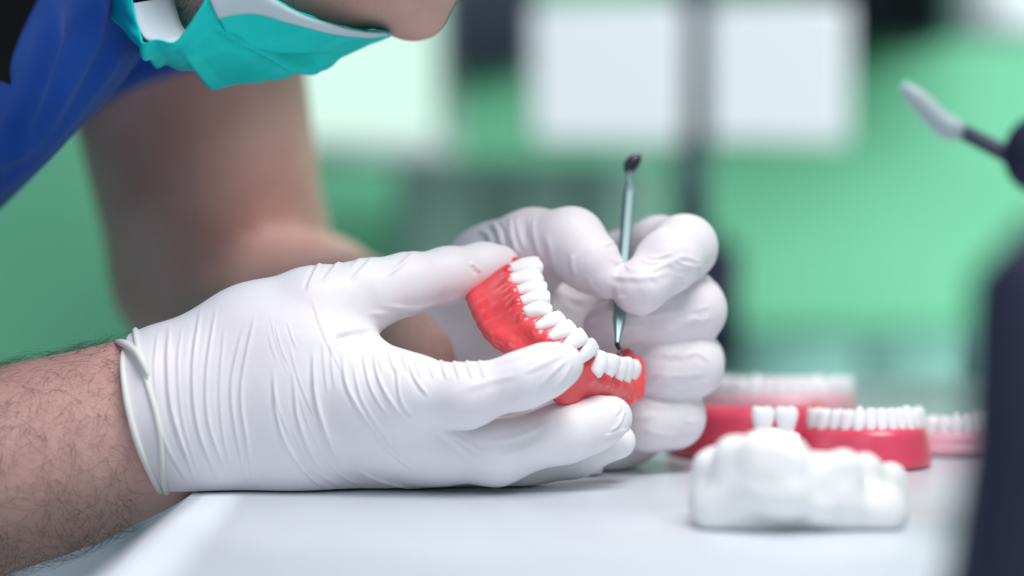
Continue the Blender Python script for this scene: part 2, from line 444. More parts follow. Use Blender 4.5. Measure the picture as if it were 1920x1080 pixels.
# ------------------------------------------------------------------ teeth
def tooth_mesh(kind, w, d, h):
    nphi, V, F = 20, [], []
    prof = [(-.30, .62), (-.1, .70), (.05, .78), (.25, .90), (.5, 1.0), (.72, 1.0), (.88, .95), (.97, .86)]
    dprof = {'i': [1, 1, 1, .95, .78, .58, .42, .34], 'c': [1, 1, 1, 1, .9, .7, .5, .38], 'p': [.8, .85, .9, 1, 1, .98, .9, .8], 'm': [.8, .85, .9, 1, 1, .98, .92, .82]}[kind]
    ex = {'i': 2.8, 'c': 2.3, 'p': 2.4, 'm': 3.2}[kind]
    def topz(x, y, z):
        u = x / (w / 2); v = y / (d / 2); k = max(0, z / h) ** 3
        if kind == 'c': return -.26 * h * abs(u) ** 1.3 * k
        if kind == 'i': return -.04 * h * abs(u) ** 3 * k
        if kind == 'p': return h * k * (.16 * abs(v) ** 1.0 * (1 - .8 * u * u) - .10)
        return h * k * (.13 * min(1, abs(v) * 1.6) * min(1, .35 + abs(u) * 1.5) - .10)
    rings = [(z * h, s, q) for (z, s), q in zip(prof, dprof)]
    zt = rings[-1]
    rings += [(h * (1.0 if kind in 'ic' else .99), zt[1] * .8, zt[2] * .75), (h * (1.01 if kind in 'ic' else .97), zt[1] * .45, zt[2] * .4)]
    for z, s, q in rings:
        for k in range(nphi):
            a = 2 * math.pi * k / nphi; ca, sa = math.cos(a), math.sin(a)
            r = (abs(ca) ** ex + abs(sa) ** ex) ** (-1 / ex)
            x = r * ca * w / 2 * s; y = r * sa * d / 2 * q
            V.append((x, y + (d * .06 * (z / h) if kind in 'ic' else 0), z + topz(x, y, z)))
    n = len(rings)
    for i in range(n - 1):
        for k in range(nphi):
            F.append((i * nphi + k, i * nphi + (k + 1) % nphi, (i + 1) * nphi + (k + 1) % nphi, (i + 1) * nphi + k))
    V.append((0, 0, rings[-1][0] + topz(0, 0, h))); c = len(V) - 1
    V.append((0, 0, rings[0][0])); c2 = len(V) - 1
    for k in range(nphi):
        F.append(((n - 1) * nphi + k, (n - 1) * nphi + (k + 1) % nphi, c))
        F.append(((k + 1) % nphi, k, c2))
    me = bpy.data.meshes.new('tooth'); me.from_pydata(V, [], F); me.update()
    for p in me.polygons: p.use_smooth = True
    me.materials.append(M_tooth)
    return me
KINDS = 'mmppciiiicppmm'
DIMS = {'m': (.0098, .0095, .0080), 'p': (.0070, .0080, .0085), 'c': (.0070, .0075, .0098), 'i': (.0058, .0062, .0092)}
TM = {k: tooth_mesh(k, *DIMS[k]) for k in 'mpci'}
def put_tooth(kind, neck, axis, along, parent, scale=1.0, wscale=1.0, labial=None):
    a = Vector(axis).normalized(); m = Vector(along); m = (m - m.dot(a) * a).normalized()
    l = a.cross(m)
    if labial is not None and l.dot(Vector(labial)) > 0: m = -m; l = -l   # +y local points inward
    o = bpy.data.objects.new('tooth', TM[kind]); COL.objects.link(o)
    md = o.modifiers.new('round', 'SUBSURF'); md.levels = 1; md.render_levels = 1
    mt = Matrix((m * wscale, l * wscale, a * scale)).transposed().to_4x4(); mt.translation = Vector(neck)
    o.parent = parent
    o.matrix_parent_inverse = Matrix.Translation(-Vector(parent.location))
    o.matrix_basis = mt
    return o

# ------------------------------------------------------------------ the denture in the hand
# (neck px,py) (tip px,py) depth, gum edge px,py
DT = [((973, 517), (1018, 509), .822, (893, 546)), ((972, 538), (1018, 534), .8145, (900, 566)), ((983, 557), (1028, 551), .807, (909, 588)),
      ((990, 576), (1034, 567), .800, (922, 612)), ((1000, 597), (1038, 581), .7935, (942, 634)), ((1022, 618), (1058, 594), .789, (972, 655)),
      ((1043, 634), (1077, 610), .7865, (1000, 682)), ((1064, 647), (1096, 624), .7860, (1024, 706)), ((1087, 662), (1115, 640), .788, (1048, 730)),
      ((1108, 686), (1128, 656), .7925, (1070, 742)), ((1130, 692), (1141, 662), .799, (1098, 750)), ((1146, 700), (1154, 667), .8055, (1125, 752)),
      ((1160, 704), (1166, 669), .8130, (1152, 750)), ((1173, 702), (1179, 675), .8215, (1180, 735))]
den = empty('denture', P(1040, 640, .80), 'coral red denture with white teeth held between gloved thumb and fingers', 'denture')
necks = np.array([P(*n, d) for n, t_, d, b in DT]); tips = np.array([P(*t_, d + .0015) for n, t_, d, b in DT])
bases = np.array([P(*b, d + .0005) for n, t_, d, b in DT])
ext0 = np.array([P(968, 498, .829)]); ext1 = np.array([P(1188, 678, .829)])
eb0 = np.array([P(895, 536, .828)]); eb1 = np.array([P(1190, 715, .829)])
sn = spline(np.vstack([ext0, necks, ext1]), 64); sb = spline(np.vstack([eb0, bases, eb1]), 64)
cen = P(1100, 590, .845)          # middle of the arch
prims = []
for a, b in zip(sn, sb):
    ax = (a - b); L = np.linalg.norm(ax); ax /= L
    prims.append(rc(a - ax * .0050, b, .0039, .0031))
g = Grid(np.vstack([sn, sb]).min(0) - .01, np.vstack([sn, sb]).max(0) + .01, .0006)
Fg = g.union(prims, .0014)
tang = np.gradient(necks, axis=0)
lab = []
for i in range(14):
    a = tips[i] - necks[i]; a /= np.linalg.norm(a); m = tang[i] - (tang[i] @ a) * a; m /= np.linalg.norm(m)
    l = np.cross(a, m); l *= np.sign(l @ (necks[i] - cen)); lab.append(l)
    root = [rc(necks[i] - a * .0034 + l * .0020, necks[i] * .5 + bases[i] * .5 + l * .0012, .0026, .0014)]
    g.union(root, .0016, Fg)
for i in range(13):                 # papillae between the teeth
    p = (necks[i] + necks[i + 1]) / 2; a = (tips[i] - necks[i] + tips[i + 1] - necks[i + 1]); a /= np.linalg.norm(a)
    l = (lab[i] + lab[i + 1]); l /= np.linalg.norm(l)
    g.union([rc(p - a * .0040 + l * .0012, p + a * .0019 + l * .0022, .0025, .0006)], .0012, Fg)
# raised pad behind the last molar and rolled outer edge
g.union([rc(P(1192, 735, .822), P(1192, 682, .827), R(18, .83), R(17, .83)), rc(P(1186, 690, .829), P(1176, 664, .832), R(22, .83), R(12, .83)), rc(P(1190, 735, .828), P(1190, 690, .830), R(16, .83), R(18, .83)),
         rc(P(975, 500, .829), P(966, 494, .830), R(18, .83), R(13, .83))], .002, Fg)
g.union([rc(a + .0008 * (a - cen) / np.linalg.norm(a - cen), b + .0008 * (b - cen) / np.linalg.norm(b - cen), .0034, .0034) for a, b in zip(sb[:-1:3], sb[3::3])], .0012, Fg)
V, F = nets(g, Fg); V = vsmooth(V, F, 3)
N = vnormals(V, F); V = V + N * (lownoise(V, 260, 3, 2) * .0002)[:, None]
link('gum', mesh_np('gum', V, F), M_gum, den)
for i in range(14):
    l = lab[i]
    a = (tips[i] - necks[i]); a /= np.linalg.norm(a); k = KINDS[i]; nk = necks[i] - a * .0006; L = np.linalg.norm(tips[i] - nk)
    sc_ = L / DIMS[k][2] * .98
    put_tooth(k, nk + l * (.0016 if k in 'ic' else .0008), tips[i] - necks[i], tang[i], den, sc_, {'i': 1.0, 'c': 1.06, 'p': 1.08, 'm': 1.0 if i < 7 else .86}[k], labial=l)

# ------------------------------------------------------------------ models on the table
def arch_pts(n, W=.026, Lb=.042):
    out = []
    for s in np.linspace(-1, 1, n):
        out.append((W * math.sin(s * 1.45), -Lb * (math.cos(s * 1.45) ** .9)))
    return np.array(out)
def dental_model(name, px, d, yaw, gm, label, sel=range(14), sc_=1.0, hgt=.014, toothscale=1.0, tilt=0, plate=False):
    o0 = P(px, 800, d); o0[2] = T
    e = empty(name, o0, label, 'dental model')
    ap = arch_pts(60) * sc_; c, s = math.cos(yaw), math.sin(yaw)
    rot = lambda q: np.array([q[0] * c - q[1] * s, q[0] * s + q[1] * c])
    W = [np.array([*(rot(q)), 0]) + o0 for q in ap]
    g = Grid(np.min(W, 0) - (.013, .013, .004), np.max(W, 0) + (.013, .013, hgt + .008), .0010)
    pr = [rc(q + (0, 0, .003), q + (0, 0, hgt - .004), .0068 * sc_, .0052 * sc_) for q in W]
    Fm = g.union(pr, .002)
    if plate:
        cc = np.mean(W, 0); g.union([el(cc + (0, 0, .006), (.02, .02, .006))], .004, Fm)
    Z = g.xyz()[2]; Fm = np.maximum(Fm, (T + .0004) - Z)
    V, F = nets(g, Fm); V = vsmooth(V, F, 2)
    link('gum', mesh_np('gum', V, F), gm, e)
    tp = arch_pts(15 * 4 + 1) * sc_
    ws = np.cumsum([0] + [DIMS[k][0] for k in KINDS]); ws = ws / ws[-1]
    seg = np.concatenate([[0], np.cumsum(np.linalg.norm(np.diff(tp, axis=0), axis=1))]); seg /= seg[-1]
    for i, k in enumerate(KINDS):
        if i not in sel: continue
        m = (ws[i] + ws[i + 1]) / 2 * .94 + .03
        q = np.array([np.interp(m, seg, tp[:, 0]), np.interp(m, seg, tp[:, 1])])
        q2 = np.array([np.interp(m + .01, seg, tp[:, 0]), np.interp(m + .01, seg, tp[:, 1])])
        al = rot(q2 - q); ql = rot(q)
        put_tooth(k, np.array([*ql, hgt - .0015]) + o0, (0, 0, 1), (*al, 0), e, toothscale, sc_ * 1.0, labial=(*rot(q), 0))
    return e
dental_model('dental_model', 1605, .885, math.radians(12), M_gum2, 'crimson model with a full row of white teeth right behind the plaster cast', hgt=.0145, sc_=.74)
dental_model('dental_model', 1405, .925, math.radians(0), M_gum2, 'crimson gum model without teeth beside the fist, left behind the plaster cast', sel=(), hgt=.0185, sc_=.98, toothscale=1.0)
dental_model('dental_model', 1455, 1.02, math.radians(0), M_gum3, 'pale pink model with white teeth standing farthest back on the table', hgt=.0165, sc_=1.05, toothscale=1.1)
dental_model('dental_model', 1735, .935, math.radians(30), M_gum3, 'pale pink model at the right beside the dark column', hgt=.009, sc_=.8, toothscale=.9)
q0 = P(1452, 850, .862); q0[2] = T
cs = empty('crown_sample', q0, 'small block of white molar crowns between the crimson models and plaster cast', 'dental sample')
box('base', q0 + (-.0085, -.005, .0003), q0 + (.0085, .005, .0145), M_plaster, cs, .002, 3)
for sx in (-.0042, .0042): put_tooth('m', q0 + (sx, 0, .0150), (0, 0, 1), (1, 0, 0), cs, .9, .86)
# plaster cast in front
dp = .712
o0 = P(1500, 900, dp); o0[2] = T
g = Grid((xat(1270, dp), dp - .045, T - .004), (xat(1740, dp), dp + .05, T + .045), .0011)
pr = []
for a, b, rr in (((1350, 955), (1655, 958), 50),):
    for dd in (-.018, -.005, .010):
        pr.append(rc(P(a[0], a[1], dp + dd + .004), P(b[0], b[1], dp + dd + .004), R(rr, dp), R(rr * .9, dp)))
Fp = g.union(pr, .006)
bumps = [(1345, 880, 46, -.004), (1385, 862, 48, -.016), (1430, 852, 44, -.022), (1470, 860, 46, -.024), (1535, 882, 34, -.022), (1580, 878, 36, -.018), (1622, 884, 36, -.008), (1668, 900, 34, .006), (1345, 885, 44, .012), (1672, 905, 34, .02), (1400, 880, 40, .02)]
g.union([rc(P(x, y, dp + q), P(x, y + 60, dp + q), R(r, dp), R(r * 1.15, dp)) for x, y, r, q in bumps], .0035, Fp)
Z = g.xyz()[2]; Fp = np.maximum(Fp, (T + .0004) - Z)
V, F = nets(g, Fp); V = vsmooth(V, F, 2); N = vnormals(V, F)
V += N * (lownoise(V, 260, 5, 2) * .0005)[:, None]
V[:, 2] = np.maximum(V[:, 2], T + .0003)
tag(link('plaster_cast', mesh_np('plaster_cast', V, F), M_plaster), 'white plaster cast of a dental arch at the front right of the table', 'dental cast')

# ------------------------------------------------------------------ the hand tool
tool = empty('dental_probe', P(1165, 600, .83), 'slim steel dental probe held upright, its hooked tip on a molar', 'dental tool')
tA, tB = P(1161, 600, .8245), P(1181, 352, .868)
def tl(f): return tA + (tB - tA) * f
tube('handle', [tl(-.165), tl(-.10), tl(0.0), tl(.08), tl(.95), tl(1.0)], [.0007, .0013, .0022, .0022, .0021, .0017], M_steel, tool, 6, smooth=False)
tube('hook', spline([tl(-.15), P(1157, 645, .8185), P(1160, 652, .8170), P(1164, 657, .8155), P(1158, 666, .8140)], 18), np.linspace(.0010, .0005, 18), M_dsteel, tool, 10)
tube('neck', spline([tl(.99), P(1178, 335, .870), P(1180, 322, .871)], 8), [.0012, .001, .0008, .0007, .0007, .0007, .0007, .0008], M_steel, tool, 10)
tube('scoop', spline([P(1177, 326, .871), P(1184, 308, .872), P(1200, 289, .873)], 10), [.0006, .0014, .0020, .0024, .0026, .0026, .0025, .0022, .0016, .0006], M_dsteel, tool, 14, flat=(1, .55))

# ================================================================== the person
person = empty('person', (-.48, .84, .0), 'person in blue scrubs, teal face mask and white gloves, leaning over to probe a denture', 'person')

# face frame (looking down and to the right)
DF = .835
nose = P(782, 78, DF)
fu = np.array([.93, 0, .36]); fi = np.array([-.36, 0, .93]); fy = np.array([0, 1, 0])   # up the face, into the head, across
fu /= np.linalg.norm(fu); fi = fi - (fi @ fu) * fu; fi /= np.linalg.norm(fi)
def H(u, i, y=0): return nose + fu * u + fi * i + fy * y
ROT = np.stack([fu, fy, fi], 1)
# ---------- body: one skin surface
shN = np.array([-.25, .675, 1.00]); shF = np.array([-.157, 1.05, .985])
elN = P(-330, 985, .795); elF = P(450, 580, 1.14)
chest = np.array([-.235, .84, .955])
lo = np.array([-.52, .56, .60]); hi = np.array([.16, 1.22, 1.16])
g = Grid(lo, hi, .0034)
head = [el(H(.042, .105), (.098, .074, .092), ROT), el(H(-.005, .062), (.062, .060, .052), ROT), el(H(-.036, .056), (.036, .044, .038), ROT),
        rc(H(-.060, .038, -.008), H(-.060, .038, .008), .014, .014),
        rc(H(-.058, .044), H(-.040, .108, -.050), .015, .017), rc(H(-.058, .044), H(-.040, .108, .050), .015, .017),
        rc(H(.01, .045, -.038), H(.02, .06, -.045), .020, .020), rc(H(.01, .045, .038), H(.02, .06, .045), .020, .020)]
Fb = g.union(head, .018)
g.union([rc(H(.036, .038), H(.004, .0125), .0080, .0100), rc(H(.003, .0115), H(.0025, .0120), .0120, .0120), rc(H(-.003, .019, -.011), H(-.002, .018, -.0125), .0062, .0066), rc(H(-.003, .019, .011), H(-.002, .018, .0125), .0062, .0066)], .006, Fb)
g.union([rc(H(-.026, .022, -.016), H(-.026, .022, .016), .006, .006), rc(H(-.034, .022, -.014), H(-.034, .022, .014), .006, .006)], .006, Fb)
g.union([rc(H(.055, .030, -.030), H(.055, .028, .030), .010, .010)], .012, Fb)
for s in (-1, 1):
    g.sub(Fb, [el(H(.038, .022, s * .031), (.012, .015, .010), ROT)], .010)
    g.union([el(H(.012, .112, s * .076), (.030, .006, .016), ROT)], .004, Fb)
neckp = [rc(H(-.012, .12), chest + (.03, 0, .03), .056, .066)]
torso = [rc(chest + (0, -.08, .02), chest + (0, .10, .02), .085, .085), rc(chest, chest + (-.22, 0, -.20), .10, .10),
         rc(chest + (0, -.08, .02), shN + (-.0, .02, -.02), .075, .055), rc(chest + (0, .08, .02), shF + (-.02, -.03, -.01), .075, .055)]
g.union(neckp + torso, .03, Fb)
armN = [rc(shN, elN + (.0, 0, .01), .052, .040), rc(elN, P(0, 882, .800), .043, R(160, .8)), rc(P(0, 882, .800), P(150, 838, .800), R(160, .8), R(146, .8), 1.10), rc(P(150, 838, .800), P(290, 787, .80), R(146, .8), R(129, .8), 1.22), rc(P(290, 787, .8), P(400, 765, .8), R(126, .8), R(95, .8), 1.3)]
g.union(armN, .02, Fb)
G2 = g.union([rc(shF, elF + (-.008, 0, .02), .056, .051), rc(elF + (-.008, 0, .02), elF, .051, .045)], .01)
G3 = g.union([rc(elF + (0, -.008, -.002), P(575, 600, 1.07), .042, .037), rc(P(575, 600, 1.07), P(730, 640, .95), .038, .029), rc(P(730, 640, .95), P(830, 660, .885), .029, .026)], .01)
Fb = smin(smin(Fb, G2, .015), G3, .006)
V, F = nets(g, Fb); V = vsmooth(V, F, 3); V, F = subdiv(V, F)
link('body', mesh_np('body', V, F), M_skin, person)
bodyV, bodyF = V, F

# ---------- scrubs
g = Grid((-.60, .54, .55), (.12, 1.22, 1.16), .0042)
ts = [rc(chest + (0, -.09, .02), chest + (0, .11, .02), .100, .100), rc(chest + (-.0, 0, 0), chest + (-.24, 0, -.24), .118, .125),
      rc(chest + (0, -.08, -.0), chest + (-.24, -.05, -.24), .095, .105), rc(chest + (0, .08, .0), chest + (-.24, .05, -.24), .095, .105),
      rc(chest + (0, -.08, .03), shN, .090, .068), rc(chest + (0, .08, .03), shF, .090, .066)]
Fs = g.union(ts, .035)
sl1 = rc(shF, shF + (elF - shF) * .42, .066, .071); sl2 = rc(shN, shN + (elN - shN) * .45, .068, .072)
g.union([sl1, sl2], .015, Fs)
X, Y, Z = g.xyz()
# cut: sleeve ends and neck opening
Fs = -smin(-Fs, g.union([rc(H(-.012, .12), chest + (.055, 0, .055), .062, .066)], 0), .004)
zc = zat(146, 1.05)
cut = np.maximum(zc - Z, .93 - Y) * -1   # remove z<zc where y>.93 and x beyond chest side
rem = np.minimum(np.minimum(zc - Z + (X + .15) * .35, Y - .955), X + .30)     # >0 inside removal region
Fs = np.maximum(Fs, rem)
V, F = nets(g, Fs); V = vsmooth(V, F, 3); V, F = subdiv(V, F)
N = vnormals(V, F)
V += N * (lownoise(V * np.array([1, 1, 1.0]), 28, 11, 3) * .0030)[:, None]
Q = proj(V)[:, :2]
V = folds(V, N, Q, [([(200, -20), (150, 120), (60, 260), (-40, 330)], 16, 1), ([(110, 0), (90, 130), (20, 300)], 12, .8), ([(250, 60), (120, 230), (-20, 380)], 14, .7)], h=.0035)
link('scrub_top', mesh_np('scrub_top', V, F), M_blue, person)
scrubV, scrubN = V, N
# black piece at the shoulder: a slab lying on the scrub's near side
pj = proj(V)
keep = (pj[F[:, 0], 0] < 700) & (V[F[:, 0], 1] < .84) & (pj[F[:, 0], 1] < 190) & (pj[F[:, 0], 1] > -900)
Fk = F[keep]; used, inv = np.unique(Fk, return_inverse=True)
bm = bmesh.new(); vs = [bm.verts.new(v) for v in (V[used] + N[used] * .0008)]
for f in inv.reshape(-1, 4): bm.faces.new([vs[i] for i in f])
for pa, pb, keepside in (((105, 0), (15, 148), 1), ((15, 152), (-400, 30), 1)):
    A = P(*pa, .76); B = P(*pb, .76); n_ = Vector(np.cross(B - A, (0, 1, 0))).normalized()
    inside = Vector(P(-60, -60, .76)) - Vector(A)
    if n_.dot(inside) > 0: n_ = -n_
    bmesh.ops.bisect_plane(bm, geom=bm.verts[:] + bm.edges[:] + bm.faces[:], plane_co=Vector(A), plane_no=n_, clear_outer=True)
for co_, no_ in (((0, .80, 0), (0, 1, 0)), (P(-330, 0, .76), (-1, 0, .2)), (P(0, -330, .76), (0, 0, 1))):
    bmesh.ops.bisect_plane(bm, geom=bm.verts[:] + bm.edges[:] + bm.faces[:], plane_co=Vector(co_), plane_no=Vector(no_), clear_outer=True)
o = bm_obj('shoulder_panel', bm, M_black, person, True)
o['label'] = 'black cloth panel at the shoulder'
md_ = o.modifiers.new('t', 'SOLIDIFY'); md_.thickness = .0018; md_.offset = 1

# ---------- hair and eyes
g = Grid(H(.042, .105) - .13, H(.042, .105) + .13, .004)
Fh = g.union([el(H(.046, .110), (.101, .078, .095), ROT)], 0)
g.sub(Fh, [el(H(.02, .035), (.078, .085, .055), ROT), el(H(-.09, .10), (.06, .10, .10), ROT)], .006)
for s in (-1, 1): g.sub(Fh, [el(H(.010, .100, s * .078), (.034, .02, .026), ROT)], .003)
V, F = nets(g, Fh); V = vsmooth(V, F, 2); V, F = subdiv(V, F)
link('hair', mesh_np('hair', V, F), M_hair, person)
for s in (-1, 1):
    bm = bmesh.new(); bmesh.ops.create_uvsphere(bm, u_segments=16, v_segments=12, radius=.0115)
    for v in bm.verts: v.co += Vector(H(.038, .038, s * .031))
    ey = bm_obj('eye', bm, M_eye, person, True)
    bm = bmesh.new(); bmesh.ops.create_uvsphere(bm, u_segments=16, v_segments=10, radius=.006)
    for v in bm.verts: v.co += Vector(H(.0345, .0325, s * .031))
    bm_obj('iris', bm, M_hair, ey, True)
    for up in (1, -1):
        bm = bmesh.new(); bmesh.ops.create_uvsphere(bm, u_segments=24, v_segments=16, radius=.0128)
        for v in bm.verts: v.co += Vector(H(.038, .038, s * .031))
        bmesh.ops.bisect_plane(bm, geom=bm.verts[:] + bm.edges[:] + bm.faces[:], plane_co=Vector(H(.038 + (-.001 if up > 0 else -.006), .036, s * .031)), plane_no=Vector(-up * fu - (.25 if up > 0 else .2) * fi), clear_outer=True)
        bm_obj('eyelid', bm, M_skin, person, True)
    tube('eyebrow', spline([H(.058, .022, s * .014), H(.061, .019, s * .030), H(.056, .027, s * .046)], 8), [.001, .003, .003, .003, .003, .002, .002, .001], M_hair, person, 8, flat=(1, .6))

# ---------- face mask
def lerp(a, b, t): return a + (b - a) * t
# columns from under the jaw at left to the tip below the nose: (near edge px,py,depth), (front contour px,py), bulge
MC = [((232, -70), .790, (120, -60), .835), ((246, -8), .785, (178, 4), .835), ((256, 40), .778, (232, 62), .832), ((272, 72), .772, (276, 100), .828), ((300, 76), .768, (312, 119), .822),
      ((328, 78), .766, (352, 134), .822), ((352, 50), .764, (400, 152), .824), ((376, 14), .763, (450, 157), .828), ((402, -22), .764, (505, 154), .830), ((452, -34), .768, (560, 143), .832),
      ((505, -8), .775, (612, 122), .833), ((560, 22), .785, (655, 101), .834), ((618, 42), .797, (690, 84), .835), ((676, 56), .812, (715, 72), .835), ((730, 60), .828, (737, 62), .836)]
nc, nv = 15, 34
E = np.array([P(*a, d) for a, d, b, e in MC]); Cn = np.array([P(*b, e) for a, d, b, e in MC])
E = spline(E, 90); Cn = spline(Cn, 90)
rows = []
for j in range(nv):
    v = j / (nv - 1) * 1.7
    if v <= 1:
        y = math.sin(v * math.pi / 2); x = 1 - math.cos(v * math.pi / 2)
        p = E + (Cn - E) * np.array([1, 0, 1]) * (v * .75 + .25 * y) + (Cn - E) * np.array([0, 1, 0]) * (x * .8 + v * .2)
    else:
        u = v - 1
        Ef = E.copy(); Ef[:, 1] = 2 * Cn[:, 1] - E[:, 1]
        y = math.cos(u * math.pi / 2); x = math.sin(u * math.pi / 2)
        p = Cn + (Ef - Cn) * np.array([1, 0, 1]) * (u * .75 + .25 * (1 - y)) + (Ef - Cn) * np.array([0, 1, 0]) * x
    rows.append(p)
V = np.array(rows).reshape(-1, 3)
F = np.array([(j * 90 + i, j * 90 + i + 1, (j + 1) * 90 + i + 1, (j + 1) * 90 + i) for j in range(nv - 1) for i in range(89)])
V, F = subdiv(V, F)
N = vnormals(V, F)
if np.mean(N[:, 1][proj(V)[:, 2] < .82]) > 0: F = F[:, ::-1]; N = -N
Q = proj(V)[:, :2]
V = folds(V, N, Q, [([(385, 38), (470, 75), (560, 115), (640, 112)], 9, 1.4), ([(330, 100), (350, 95), (400, 150), (440, 162)], 7, 1.3), ([(430, 20), (520, 70), (620, 100)], 6, -.9), ([(270, 70), (290, 100), (310, 120)], 6, 1.2),
                    ([(395, 60), (430, 50), (500, 85), (600, 112)], 6, -1.0), ([(340, 90), (370, 65), (400, 40)], 8, .9), ([(500, 90), (560, 98), (600, 105)], 5, -1.2), ([(200, 10), (250, 60), (300, 100)], 6, .6)], h=.0024)
V += N * (lownoise(V, 150, 21, 3) * .0006)[:, None]
maskobj = link('face_mask', mesh_np('face_mask', V, F), M_mask, person)
sd = maskobj.modifiers.new('t', 'SOLIDIFY'); sd.thickness = .0006; sd.offset = 0
# pale top border of the mask
seg = slice(49, 90)
B0 = E[seg] + np.array([0, -.0012, .0004]); dirn = (Cn[seg] - E[seg])
wd = np.interp(np.linspace(0, 1, 41), [0, .5, 1], [.24, .36, .8])[:, None]
mid = rows_mid = None
strip = []
for f in np.linspace(-.06, 1, 9):
    v = f * wd[:, 0]
    y = np.sin(v * math.pi / 2); x = 1 - np.cos(v * math.pi / 2)
    p = E[seg] + dirn * np.array([1, 0, 1]) * (v * .75 + .25 * y)[:, None] + dirn * np.array([0, 1, 0]) * (x * .8 + v * .2)[:, None]
    strip.append(p + np.array([0, -.0034, -.0010]))
V = np.array(strip).reshape(-1, 3)
F = np.array([(j * 41 + i, j * 41 + i + 1, (j + 1) * 41 + i + 1, (j + 1) * 41 + i) for j in range(8) for i in range(40)])
o = link('mask_border', mesh_np('mask_border', V, F), M_maskw, maskobj)
sd = o.modifiers.new('t', 'SOLIDIFY'); sd.thickness = .0007; sd.offset = 0
# the lowest pleat: a teal flap whose free edge stands off the mask
strip = []
wp = np.interp(np.linspace(0, 1, 41), [0, .2, .45, .7, 1], [.52, .66, .80, .62, .80])
for f in np.linspace(0, 1, 12):
    v = f * wp; y = np.sin(v * math.pi / 2); x = 1 - np.cos(v * math.pi / 2)
    p = E[seg] + dirn * np.array([1, 0, 1]) * (v * .75 + .25 * y)[:, None] + dirn * np.array([0, 1, 0]) * (x * .8 + v * .2)[:, None]
    strip.append(p + np.array([0, -.0010 - .0022 * f, -.0004 - .0010 * f]))
V = np.array(strip).reshape(-1, 3)
F = np.array([(j * 41 + i, j * 41 + i + 1, (j + 1) * 41 + i + 1, (j + 1) * 41 + i) for j in range(11) for i in range(40)])
V, F = subdiv(V, F); V += vnormals(V, F) * (lownoise(V, 200, 23, 3) * .0005)[:, None]
o = link('pleat', mesh_np('pleat', V, F), M_mask, maskobj)
sd = o.modifiers.new('t', 'SOLIDIFY'); sd.thickness = .0006; sd.offset = 0
# pale inside lining seen in the notch
strip = []
for f in np.linspace(0, 1, 6):
    strip.append(E[8:40] + np.array([0, .0012, 0]) + f * np.array([.010, .022, .004]))
V = np.array(strip).reshape(-1, 3)
F = np.array([(j * 32 + i, j * 32 + i + 1, (j + 1) * 32 + i + 1, (j + 1) * 32 + i) for j in range(5) for i in range(31)])
o = link('mask_lining', mesh_np('mask_lining', V, F), M_maskw, maskobj)
sd = o.modifiers.new('t', 'SOLIDIFY'); sd.thickness = .0005; sd.offset = 0
o = tube('ear_loop', spline([P(402, -22, .764), H(0, .07, -.067), H(.015, .105, -.082), H(-.01, .118, -.078), P(235, -60, .788)], 30), .0012, M_maskw, maskobj, 8)

# ---------- near hand glove
D0 = .80
g = Grid(P(205, 935, .80) * (1, 0, 1) + (0, .745, -.004), P(1205, 440, .80) * (1, 0, 1) + (0, .885, .012), .00085)
palm = chain([(250, 785, .80, 141), (360, 765, .80, 122)]) + chain([(330, 700, .80, 92), (480, 640, .80, 92), (600, 592, .80, 84)]) \
     + chain([(330, 760, .795, 110), (560, 690, .795, 92), (715, 735, .785, 76)]) + chain([(330, 810, .80, 110), (560, 770, .795, 95), (745, 800, .79, 78)]) \
     + chain([(340, 825, .803, 92), (560, 815, .80, 94), (760, 840, .80, 72)]) + chain([(350, 835, .806, 80), (560, 843, .806, 74), (760, 862, .815, 58)]) \
     + chain([(600, 640, .80, 66), (660, 700, .79, 56)])
fing = [chain([(590, 588, .80, 86), (690, 552, .803, 63), (765, 533, .810, 55), (840, 517, .820, 50), (905, 503, .829, 44), (938, 497, .834, 37)]),
        chain([(690, 745, .785, 78), (780, 738, .778, 64), (870, 742, .774, 57), (985, 711, .773, 49), (1030, 693, .7735, 44), (1058, 683, .7745, 33)]),
        chain([(720, 805, .79, 74), (830, 840, .788, 62), (930, 848, .787, 58), (1060, 812, .793, 52), (1110, 795, .797, 48), (1146, 783, .801, 40)]),
        chain([(730, 838, .802, 66), (850, 862, .806, 54), (960, 872, .808, 50), (1080, 850, .812, 42), (1158, 828, .816, 33)]),
        chain([(740, 860, .815, 56), (860, 880, .823, 40), (960, 885, .830, 34), (1050, 880, .836, 30), (1105, 876, .840, 26)])]
Fp = g.union(palm, .012)
Fr = None
for i, f in enumerate(fing):
    Fi = g.union(f, .005)
    h_ = smin(Fp, Fi, .010 if i else .0065)
    Fr = h_ if Fr is None else smin(Fr, h_, .0012)
# glove end, a slanted plane at the wrist
X, Y, Z = g.xyz()
a0, b0 = P(243, 640, .80), P(318, 925, .80)
nn = np.array([-(b0 - a0)[2], 0, (b0 - a0)[0]]); nn /= np.linalg.norm(nn)
if nn[0] < 0: nn = -nn
dd = (X - a0[0]) * nn[0] + (Z - a0[2]) * nn[2]
curve = 14 * .000176 * np.sin(np.clip((a0[2] - Z) / (a0[2] - b0[2]), 0, 1) * math.pi)
Fr = np.maximum(Fr, -(dd + curve))
Fr = np.maximum(Fr, (T + .0006) - Z)
V, F = nets(g, Fr); V = vsmooth(V, F, 3); V, F = subdiv(V, F)
N = vnormals(V, F)
Q = proj(V)[:, :2]
def c1(*p): return [(x * .63, 400 + y * .63) for x, y in p]
def c2(*p): return [(560 + x * .509, 400 + y * .509) for x, y in p]
def c3(*p): return [(860 + x * .5, 380 + y * .5) for x, y in p]
